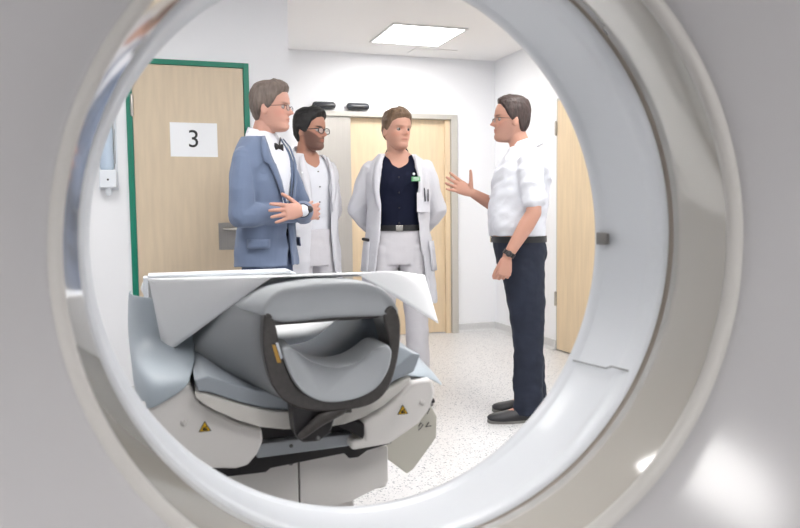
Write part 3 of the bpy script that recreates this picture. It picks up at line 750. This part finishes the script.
        for sx in (-1, 1):
            e = MB().loft([[(sx * .034 + gw * math.cos(a), yy, -.001 + gh * math.sin(a)) for a in [2 * PI * k / 20 for k in range(20)]] for yy in (.0932, .0944)]); e.xf(HM)
            obj('lens', e, LENS, g0)
    return root
def leg_tubes(legs, r, tw=None):
    mb = MB()
    for L in legs:
        Hh, Kk, Aa = (Vector(L[q]) for q in ('h', 'k', 'a'))
        rings = []
        for u, p in ((-.12, Hh.lerp(Kk, -.12)), (0, Hh), (.25, Hh.lerp(Kk, .25)), (.6, Hh.lerp(Kk, .6)), (1, Kk), (1.3, Kk.lerp(Aa, .3)), (1.7, Kk.lerp(Aa, .7)), (1.93, Kk.lerp(Aa, .93)), (2.05, Kk.lerp(Aa, 1.15))):
            rx = float(np.interp(u, [-.12, 0, .6, 1, 1.5, 2], r[0])); ry = float(np.interp(u, [-.12, 0, .6, 1, 1.5, 2], r[1]))
            rings.append([(p.x + rx * math.cos(a), p.y + ry * math.sin(a), p.z) for a in [2 * PI * k / 28 for k in range(28)]])
        mb.loft(rings)
    return mb
def trousers(root, legs, pelvis, r, m, amp=.004, seed=0):
    mb = leg_tubes(legs, r)
    mb.loft([ering(z, rx, yf, yb) for z, rx, yf, yb in itab(pelvis, 10)])
    return link('trousers', remesh(mb, .007, 4, .5, wrinkle(amp, 9, 12, seed)), m, root)
def shoes(root, legs, m=SHOE):
    for L in legs:
        A = Vector(L['a']); f = Vector(L.get('f', (0, 1, 0))).normalized(); sd = V(f.y, -f.x, 0)
        sh = MB(); rings = []
        for u, wd, ht, z0 in ((-.075, .016, .045, .022), (-.068, .030, .062, .018), (-.04, .035, .082, .016), (.0, .036, .088, .016), (.04, .038, .078, .016), (.08, .043, .058, .016), (.13, .047, .046, .016), (.17, .043, .036, .018), (.195, .030, .026, .020), (.205, .012, .012, .024)):
            c0 = V(A.x, A.y, 0) + f * u * 1.12
            rings.append([c0 + sd * wd * math.cos(a) + V(0, 0, z0 + (ht * max(0, math.sin(a)) if math.sin(a) > 0 else 0)) for a in [2 * PI * k / 20 for k in range(20)]])
        sh.loft(rings)
        s0 = obj('shoe', sh, m, root, smooth=True)
        so_ = []
        for zz, k in ((0, .96), (.004, 1), (.018, 1), (.022, .97)):
            so_.append([V(A.x, A.y, 0) + f * (.072 + .160 * k * math.cos(a)) + sd * k * (.044 if math.cos(a) > 0 else .038) * math.copysign(abs(math.sin(a)) ** .75, math.sin(a)) + V(0, 0, zz) for a in [2 * PI * k2 / 32 for k2 in range(32)]])
        obj('sole', MB().loft(so_), SOLE, s0, smooth=False, angle=40)
        lc = MB()
        for u in (.045, .065, .085):
            c0 = V(A.x, A.y, 0) + f * u; zt = float(np.interp(u, [.04, .08, .13], [.096, .077, .064]))
            lc.tube([c0 - sd * .022 + V(0, 0, zt - .006), c0 + V(0, 0, zt), c0 + sd * .022 + V(0, 0, zt - .006)], .0022, n=6)
        lc.tube([V(A.x, A.y, .1) + f * .045 - sd * .02, V(A.x, A.y, .102) + f * .05, V(A.x, A.y, .1) + f * .045 + sd * .02], .003, n=6)
        obj('laces', lc, LEATHER, s0, smooth=True)
def belt(root, z, rx, yf, yb, tilt=0):
    b = MB().loft([ering(z - .017, rx + .004, yf + .004, yb + .004), ering(z + .017, rx + .003, yf + .003, yb + .003), ering(z + .017, rx - .006, yf - .006, yb - .006), ering(z - .017, rx - .006, yf - .006, yb - .006)], loop=True, caps=False)
    b0 = obj('belt', b, LEATHER, root, smooth=False, angle=40)
    obj('buckle', MB().box(-.022, .022, yf + .003, yf + .009, z - .018, z + .018), METALS, b0, bevel=.003)
    return b0
def collar(root, m, cy=-.02, top_b=1.565, top_f=1.525, r_top=.066, r_low=.088, gap=.25, low_b=1.52, low_f=1.455, name='collar', cx=0):
    rows = []; n = 34
    def ring(k):
        r = []
        for i in range(n + 1):
            a = gap + (2 * PI - 2 * gap) * i / n; f = (1 + math.cos(a)) / 2
            t = k / 4
            zt = top_b * (1 - f) + top_f * f; zl = low_b * (1 - f) + (low_f) * f
            rad = r_top * (1 - t) + r_low * t
            r.append(V(cx + rad * math.sin(a), cy + rad * math.cos(a) + .012 * f * t, zt * (1 - t) + zl * t))
        return r
    return obj(name, surf([ring(k) for k in range(5)]), m, root, smooth=True, solid=.004)
def sleeve(mb, a, r0=.068, r1=.058, r2=.050, r3=.042, upto=1.0, half=False):
    S, E, W = (Vector(a[q]) for q in ('s', 'e', 'w'))
    if half:
        H = S.lerp(E, upto); mb.tube([S, S.lerp(H, .5), H], [r0, (r0 + r1) / 2, r1], n=20)
        return
    mb.tube([S, S.lerp(E, .5), E], [r0, (r0 + r1) / 2, r1], n=18)
    Wt = E.lerp(W, upto); mb.tube([E, E.lerp(Wt, .5), Wt], [r1, r2, r3], n=18)
def buttons(root, pts, m, r=.005):
    for p in pts: obj('button', MB().tube([Vector(p) - V(0, .0015, 0), Vector(p) + V(0, .0015, 0)], r, n=10), m, root, smooth=True)
def watch(root, W, E, r=.031):
    W, E = Vector(W), Vector(E); d = (W - E).normalized(); c0 = W - d * .012
    u = d.cross(V(1, 0, 0)).normalized(); v = d.cross(u)
    rings = []
    for i in range(28):
        a = 2 * PI * i / 28; rd = u * math.cos(a) + v * math.sin(a)
        rings.append([c0 + rd * (r + dr) + d * dz for dr, dz in ((0, -.012), (.004, -.012), (.004, .012), (0, .012))])
    w0 = obj('watch', MB().loft(rings, loop=True), BLACK, root, smooth=False, angle=40)
    fd = V(-1, .15, .1).normalized(); fd = (fd - d * fd.dot(d)).normalized()
    obj('watch_case', MB().tube([c0 + fd * (r + .001), c0 + fd * (r + .004)], .017, n=20), GFRAME, w0, smooth=True)

HAIR1 = hair_mat('dark_brown_hair', srgb(70, 54, 50), 0)
HAIR2 = hair_mat('sandy_brown_hair', srgb(128, 102, 80), 0)
HAIR3 = hair_mat('black_hair', srgb(22, 20, 22), 0)
HAIR4 = hair_mat('greying_brown_hair', srgb(116, 102, 94), 0)

# --- man in white short-sleeved shirt, right
A1 = [dict(s=(-.168, -.03, 1.41), e=(-.235, -.035, 1.15), w=(-.225, .10, .925), d=(0.05, .15, -1), n=(.9, .3, 0), t=(.2, 1, 0), hk=dict(curl=(.8, .85, .9, .95), thumb_open=.3, thcurl=.9)),
      dict(s=(.168, -.02, 1.41), e=(.24, .05, 1.16), w=(.13, .245, 1.262), d=(-.02, 1, .50), n=(-1, .05, .1), t=(0, -.35, 1), hk=dict(curl=(.10, .16, .22, .28), thumb_open=.95, spread=.16, thcurl=.1))]
L1 = [dict(h=(-.085, .0, .92), k=(-.095, -.03, .50), a=(-.10, -.030, .10), f=(-.10, 1, 0)), dict(h=(.085, -.01, .92), k=(.09, -.06, .50), a=(.10, -.085, .10), f=(.02, 1, 0))]
T1 = [(.86, .16, .12, .13), (.95, .17, .15, .14), (1.02, .168, .165, .14), (1.10, .170, .183, .145), (1.20, .172, .176, .152), (1.32, .180, .155, .162), (1.40, .180, .132, .158), (1.44, .165, .110, .145), (1.475, .135, .085, .125), (1.505, .10, .068, .105), (1.53, .072, .058, .09)]
p1 = person(dict(head=(0, .050, 1.655), hturn=.02, hpitch=.04, hh=1.03, hd=1.0, arms=A1, legs=L1, torso=T1, neck_y=-.02, skin=srgb(198, 150, 131), browc=srgb(80, 60, 55),
    beard=(srgb(150, 120, 112), .35), label='man in white short-sleeved shirt and dark trousers, gesturing with open hand', alpha=-90, loc=(1.931, 3.673, 0), h=1.79, brows=.7,
    hair=dict(line=[.088, .082, .055, .010, -.010, .0, -.045, -.062, -.068], side=.009, top=.016, front=.004, rough=.004, mat=HAIR1), glasses=(GFRAME, .0014, .024, .013)))
sh = MB().loft([ering(z, rx, yf, yb) for z, rx, yf, yb in itab([r for r in T1 if .99 < r[0] < 1.51], 26)])
for a in A1: sleeve(sh, a, .072, .072, upto=.72 if a is A1[0] else .75, half=True)
link('shirt', remesh(sh, .006, 4, .5, wrinkle(.014, 7, 10, 2)), WSHIRT, p1)
collar(p1, WSHIRT, cy=-.032, top_b=1.575, top_f=1.53, r_top=.074, r_low=.094, low_b=1.525, low_f=1.455)
trousers(p1, L1, [(.84, .155, .125, .125), (.92, .172, .140, .148), (.98, .168, .152, .140), (1.0, .165, .152, .136)], [[.09, .092, .086, .070, .066, .066], [.125, .122, .105, .088, .080, .084]], DENIM, .007, 3)
belt(p1, 1.005, .168, .156, .140)
shoes(p1, L1)
watch(p1, A1[0]['w'], A1[0]['e'], r=.030)
obj('back_pocket_rivet', MB().ball((-.172, .02, .945), .005), METALS, p1, smooth=True)
buttons(p1, [(0, .128, 1.40), (0, .150, 1.32), (0, .165, 1.24)], WSHIRT, .006)

# --- lab coats
def on_rows(rows, sx, a0, a1, z0, z1, off, na=5, nz=4):
    out = []
    for i in range(nz):
        z = z1 + (z0 - z1) * i / (nz - 1); k = min(range(len(rows)), key=lambda q: abs(rows[q][0] - z)); _, rx, yf, yb = rows[k][:4]
        cy, ry = (yf - yb) / 2, (yf + yb) / 2; ln = []
        for j in range(na):
            a = a0 + (a1 - a0) * j / (na - 1); s_, c_ = math.sin(a), math.cos(a)
            ln.append(V(sx * (rx + off) * abs(s_) ** .86, cy + (ry + off) * math.copysign(abs(c_) ** .86, c_), z))
        out.append(ln)
    return surf(out)
def lab_coat(root, arms, tab, gaps, seed=1, hem=.60, sl=.95, mt_=WCOAT):
    mb = MB(); rows = itab([r + (g_,) for r, g_ in zip(tab, gaps)], 40)
    mb.loft([ering(z, rx, yf, yb, n=44, gap=gp_, th=.012) for z, rx, yf, yb, gp_ in rows])
    for a in arms: sleeve(mb, a, .067, .064, .058, .050, upto=sl)
    def wr2(p):
        v = wrinkle(.010, 7, 6, seed)(p)
        if p.z < 1.05: v += .008 * math.sin(math.atan2(p.x, p.y) * 9 + seed) * min(1, (1.05 - p.z) * 3)
        return v
    coat = link('lab_coat', remesh(mb, .0055, 3, .5, wr2), mt_, root)
    # lapels folded along the opening
    for sx in (-1, 1):
        rws = []
        for z, w_, in ((1.49, .022), (1.44, .045), (1.36, .055), (1.29, .050), (1.22, .030), (1.16, .006)):
            r = [q for q in rows if True]; i = min(range(len(r)), key=lambda k: abs(r[k][0] - z)); _, rx, yf, yb, gp_ = r[i]
            cy, ry = (yf - yb) / 2, (yf + yb) / 2; ln = []
            for t in (0, .5, 1):
                a = gp_ + t * w_ / rx * 1.0
                s_, c_ = math.sin(a), math.cos(a)
                ln.append(V(sx * (rx + .007) * abs(s_) ** .86, cy + (ry + .008 + .004 * math.sin(PI * t)) * math.copysign(abs(c_) ** .86, c_), z))
            rws.append(ln)
        obj('lapel', surf(rws), mt_, coat, smooth=True, solid=.004)
    return coat
TL = [(.60, .235, .150, .165), (.75, .225, .148, .16), (.90, .210, .145, .155), (1.05, .192, .140, .14), (1.20, .190, .140, .135), (1.32, .196, .136, .138), (1.40, .196, .120, .135), (1.44, .180, .103, .125), (1.475, .152, .086, .115), (1.505, .115, .074, .105), (1.535, .084, .062, .098)]
# --- doctor in navy shirt, hands behind the back
A2 = [dict(s=(-.165, -.02, 1.405), e=(-.25, -.10, 1.17), w=(-.10, -.21, .98), d=(.8, -.15, -.4), n=(.1, 1, 0), t=(0, 0, 1), hk=dict(curl=(.4, .45, .5, .55), thumb_open=.4)),
      dict(s=(.165, -.02, 1.405), e=(.25, -.10, 1.17), w=(.10, -.24, 1.0), d=(-.8, -.1, -.4), n=(-.1, 1, 0), t=(0, 0, 1), hk=dict(curl=(.5, .5, .5, .5), thumb_open=.4))]
L2 = [dict(h=(-.09, 0, .90), k=(-.105, .01, .50), a=(-.12, -.02, .10), f=(-.2, 1, 0)), dict(h=(.09, 0, .90), k=(.105, .01, .50), a=(.12, -.02, .10), f=(.2, 1, 0))]
p2 = person(dict(head=(0.0, .03, 1.643), hturn=.50, hpitch=-.03, arms=A2, legs=L2, skin=srgb(200, 153, 134), browc=srgb(130, 100, 80), brows=.5,
    label='man in open white lab coat over navy shirt, hands behind back', alpha=3, loc=(1.426, 4.285, 0), h=1.80,
    hair=dict(line=[.072, .066, .050, .012, -.005, .005, -.035, -.055, -.062], side=.010, top=.015, front=.008, rough=.006, mat=HAIR2, seed=5)))
sh = MB().loft([vneck(ering(z, rx, yf, yb), z) for z, rx, yf, yb in itab([r for r in TOR if 1.0 < r[0] < 1.51], 30)])
for a in A2: sleeve(sh, a, .048, .046, upto=.9, half=True)
link('shirt', remesh(sh, .006, 4, .5, wrinkle(.006, 9, 8, 1)), NAVY, p2)
collar(p2, NAVY, cy=-.026, gap=.5, top_f=1.475, low_f=1.42)
buttons(p2, [(0, y_, z_) for z_, y_ in ((1.36, .116), (1.27, .122), (1.18, .116), (1.09, .110))], GFRAME, .005)
trousers(p2, L2, [(.84, .15, .115, .12), (.93, .172, .115, .135), (1.0, .163, .112, .115), (1.06, .155, .108, .103)], [[.088, .09, .085, .072, .070, .072], [.105, .105, .092, .078, .076, .08]], WTROU, .004, 2)
belt(p2, 1.06, .158, .112, .105)
shoes(p2, L2)
c2 = lab_coat(p2, A2, TL, [.75, .72, .66, .60, .58, .56, .52, .52, .6, .7], 1)
bd = obj('name_badge', MB().box(-.125, -.075, .135, .139, 1.335, 1.362), GBADGE, c2); bd.rotation_euler = (0, 0, 0)
tx = MB()
for z_ in (1.342, 1.349, 1.356): tx.box(-.120, -.085, .1385, .1398, z_ - .0012, z_ + .0012)
obj('badge_text', tx, PAPERW, c2)
obj('badge_clip', MB().ball((-.088, .137, 1.378), .008), PAPERW, c2, smooth=True)
pk = MB().loft([[(x, .139 - .25 * (abs(x) - .09) ** 1, z) for x, z in q] for q in ([(-.105, 1.27), (-.185, 1.262), (-.185, 1.15), (-.105, 1.155)],)] * 1 + [[(x, .133 - .25 * (abs(x) - .09), z) for x, z in [(-.105, 1.27), (-.185, 1.262), (-.185, 1.15), (-.105, 1.155)]]])
obj('breast_pocket', pk, WCOAT, c2)
obj('pen', MB().tube([(-.172, .125, 1.22), (-.172, .127, 1.285)], .004, n=8).tube([(-.155, .131, 1.22), (-.150, .131, 1.292)], .004, n=8), PENS, c2, smooth=True)
for sx in (-1, 1):
    obj('side_pocket', on_rows(itab(TL, 40), sx, .95, 1.5, .80, .98, .012), WCOAT, c2, smooth=True, solid=.006)
obj('dark_item_in_pocket', MB().tube([(.185, .075, .99), (.215, .045, .995)], .010, n=8), BLACK, c2, smooth=True)

# --- younger man with glasses and beard, lab coat
A3 = [dict(s=(-.165, -.02, 1.405), e=(-.235, -.08, 1.16), w=(-.15, -.17, .95), d=(.6, -.3, -.6), n=(.1, 1, 0), t=(0, 0, 1), hk=dict(curl=(.4, .45, .5, .55), thumb_open=.4)),
      dict(s=(.165, -.02, 1.405), e=(.245, -.08, 1.16), w=(.12, -.20, .98), d=(-.7, -.2, -.5), n=(-.1, 1, 0), t=(0, 0, 1), hk=dict(curl=(.5, .5, .5, .5), thumb_open=.4))]
p3 = person(dict(head=(0.0, .035, 1.643), hturn=.38, hpitch=-.04, arms=A3, legs=L2, skin=srgb(182, 134, 114), browc=srgb(28, 24, 26), brows=.95, hh=1.0,
    beard=(srgb(62, 50, 50), .72), label='man with black hair, beard and dark glasses in white lab coat', alpha=42, loc=(.905, 4.43, 0), h=1.80,
    hair=dict(line=[.084, .076, .052, -.005, -.015, -.005, -.050, -.065, -.07], side=.013, top=.022, front=.012, rough=.003, mat=HAIR3, seed=8), glasses=(GFRAME, .0027, .0265, .0165)))
sh = MB().loft([vneck(ering(z, rx, yf, yb), z) for z, rx, yf, yb in itab([r for r in TOR if .9 < r[0] < 1.51], 30)])
for a in A3: sleeve(sh, a, .048, .046, upto=.9, half=True)
link('shirt', remesh(sh, .006, 4, .5, wrinkle(.004, 9, 9, 4)), WSHIRT, p3)
collar(p3, WSHIRT, cy=-.026, gap=.5, top_f=1.475, low_f=1.42)
buttons(p3, [(0, y_, z_) for z_, y_ in ((1.40, .104), (1.31, .119), (1.22, .114), (1.13, .104))], SEAM, .0045)
trousers(p3, L2, [(.84, .15, .115, .12), (.93, .172, .115, .135), (1.0, .163, .112, .115), (1.06, .155, .108, .103)], [[.088, .09, .085, .072, .070, .072], [.105, .105, .092, .078, .076, .08]], WTROU, .004, 5)
shoes(p3, L2)
TL3 = [(z, rx * .98, yf * .98, yb) for z, rx, yf, yb in TL]
c3 = lab_coat(p3, A3, TL3, [.45, .42, .38, .34, .32, .32, .36, .42, .5, .62], 7)
obj('coat_button', MB().ball((.125, .118, 1.39), .006), PAPERW, c3, smooth=True)

# --- man in blue-grey suit, arms folded
A4 = [dict(s=(.150, -.02, 1.385), e=(.215, .0, 1.115), w=(-.02, .195, 1.125), d=(-1, .15, .05), n=(0, -1, 0), t=(0, .1, 1), hk=dict(curl=(.3, .3, .3, .3), thumb_open=.3)),
      dict(s=(-.150, -.0, 1.385), e=(-.205, .09, 1.125), w=(.05, .245, 1.135), d=(.90, -.42, -.05), n=(-.42, -.9, -.1), t=(.25, 0, 1), hk=dict(curl=(.16, .18, .2, .22), spread=.14, thumb_open=.75, thcurl=.3))]
L4 = [dict(h=(-.075, 0, .90), k=(-.09, .01, .50), a=(-.11, -.02, .10), f=(-.2, 1, 0)), dict(h=(.075, 0, .90), k=(.09, .01, .50), a=(.11, -.02, .10), f=(.2, 1, 0))]
p4 = person(dict(head=(0.0, .045, 1.643), hturn=.30, hpitch=-.02, arms=A4, legs=L4, skin=srgb(196, 150, 134), browc=srgb(110, 90, 82), brows=.6,
    label='man in blue-grey suit with glasses, arms folded', alpha=66, loc=(.565, 3.86, 0), h=1.85,
    hair=dict(line=[.080, .074, .052, .004, -.012, .0, -.045, -.062, -.070], side=.010, top=.018, front=.010, rough=.004, mat=HAIR4, seed=3), glasses=(GFRAME, .0016, .024, .014)))
T4 = [(.86, .186, .138, .144), (.93, .183, .136, .142), (1.02, .172, .131, .130), (1.12, .162, .125, .115), (1.22, .172, .130, .125), (1.32, .184, .128, .135), (1.40, .186, .112, .132), (1.44, .172, .096, .122), (1.475, .145, .080, .112), (1.505, .110, .068, .102), (1.53, .082, .058, .095)]
sh = MB().loft([ering(z, rx, yf, yb) for z, rx, yf, yb in itab([r for r in TOR if r[0] > 1.0], 26)])
link('shirt', remesh(sh, .006, 4, .5, None), WSHIRT, p4)
collar(p4, WSHIRT, cy=-.020, gap=.3, top_b=1.558, top_f=1.525, low_f=1.465, r_top=.062, r_low=.078)
obj('dark_collar_lining', surf([[(-.050 + .012 * k, .062 + .004 * k, 1.505 - .016 * k), (-.022 + .006 * k, .078 + .002 * k, 1.495 - .018 * k)] for k in range(4)]), LEATHER, p4, smooth=True, solid=.006)
obj('bow_tie', MB().loft([[(x, .078 + .003 * (1 - abs(x) / .03), 1.452 + s_ * (.006 + abs(x) * .35)) for s_ in (-1, 1)] + [(x, .090, 1.452 + s_ * (.006 + abs(x) * .35)) for s_ in (1, -1)] for x in (-.032, -.018, 0, .018, .032)]), LEATHER, p4)
jk = MB(); g4 = [.10, .06, .03, .03, .16, .34, .48, .52, .6, .7]
rows = itab([r + (q_,) for r, q_ in zip(T4, g4)], 40)
jk.loft([ering(z, rx, yf, yb, n=44, gap=gp_, th=.014) for z, rx, yf, yb, gp_ in rows])
for a in A4: sleeve(jk, a, .066, .061, .054, .046, upto=.93)
jo = link('suit_jacket', remesh(jk, .0055, 3, .5, wrinkle(.009, 7, 7, 6)), SUIT, p4)
for sx in (-1, 1):
    rws = []
    for z, w_ in ((1.50, .018), (1.46, .04), (1.40, .060), (1.37, .066), (1.36, .045), (1.28, .036), (1.20, .020), (1.15, .004)):
        i = min(range(len(rows)), key=lambda k: abs(rows[k][0] - z)); _, rx, yf, yb, gp_ = rows[i]
        cy, ry = (yf - yb) / 2, (yf + yb) / 2; ln = []
        for t in (0, .5, 1):
            a = gp_ + t * w_ / rx; s_, c_ = math.sin(a), math.cos(a)
            ln.append(V(sx * (rx + .007) * abs(s_) ** .86, cy + (ry + .009 + .004 * math.sin(PI * t)) * math.copysign(abs(c_) ** .86, c_), z))
        rws.append(ln)
    obj('lapel', surf(rws), SUIT, jo, smooth=True, solid=.004)
    obj('pocket_flap', on_rows(rows, sx, .75, 1.5, .955, 1.0, .012), SUIT, jo, smooth=True, solid=.006)
for a in A4[1:]:
    S, E, W = (Vector(a[q]) for q in ('s', 'e', 'w'))
    obj('shirt_cuff', MB().tube([E.lerp(W, .93), E.lerp(W, 1.0)], [.036, .034], n=18), WSHIRT, p4, smooth=True)
    watch(p4, E.lerp(W, 1.06), E, .030)
trousers(p4, L4, [(.84, .14, .100, .105), (.93, .150, .102, .112), (1.0, .148, .102, .10), (1.03, .146, .100, .095)], [[.074, .078, .078, .068, .066, .068], [.088, .092, .09, .076, .072, .075]], SUITD, .004, 8)
belt(p4, 1.03, .150, .104, .098)
shoes(p4, L4)
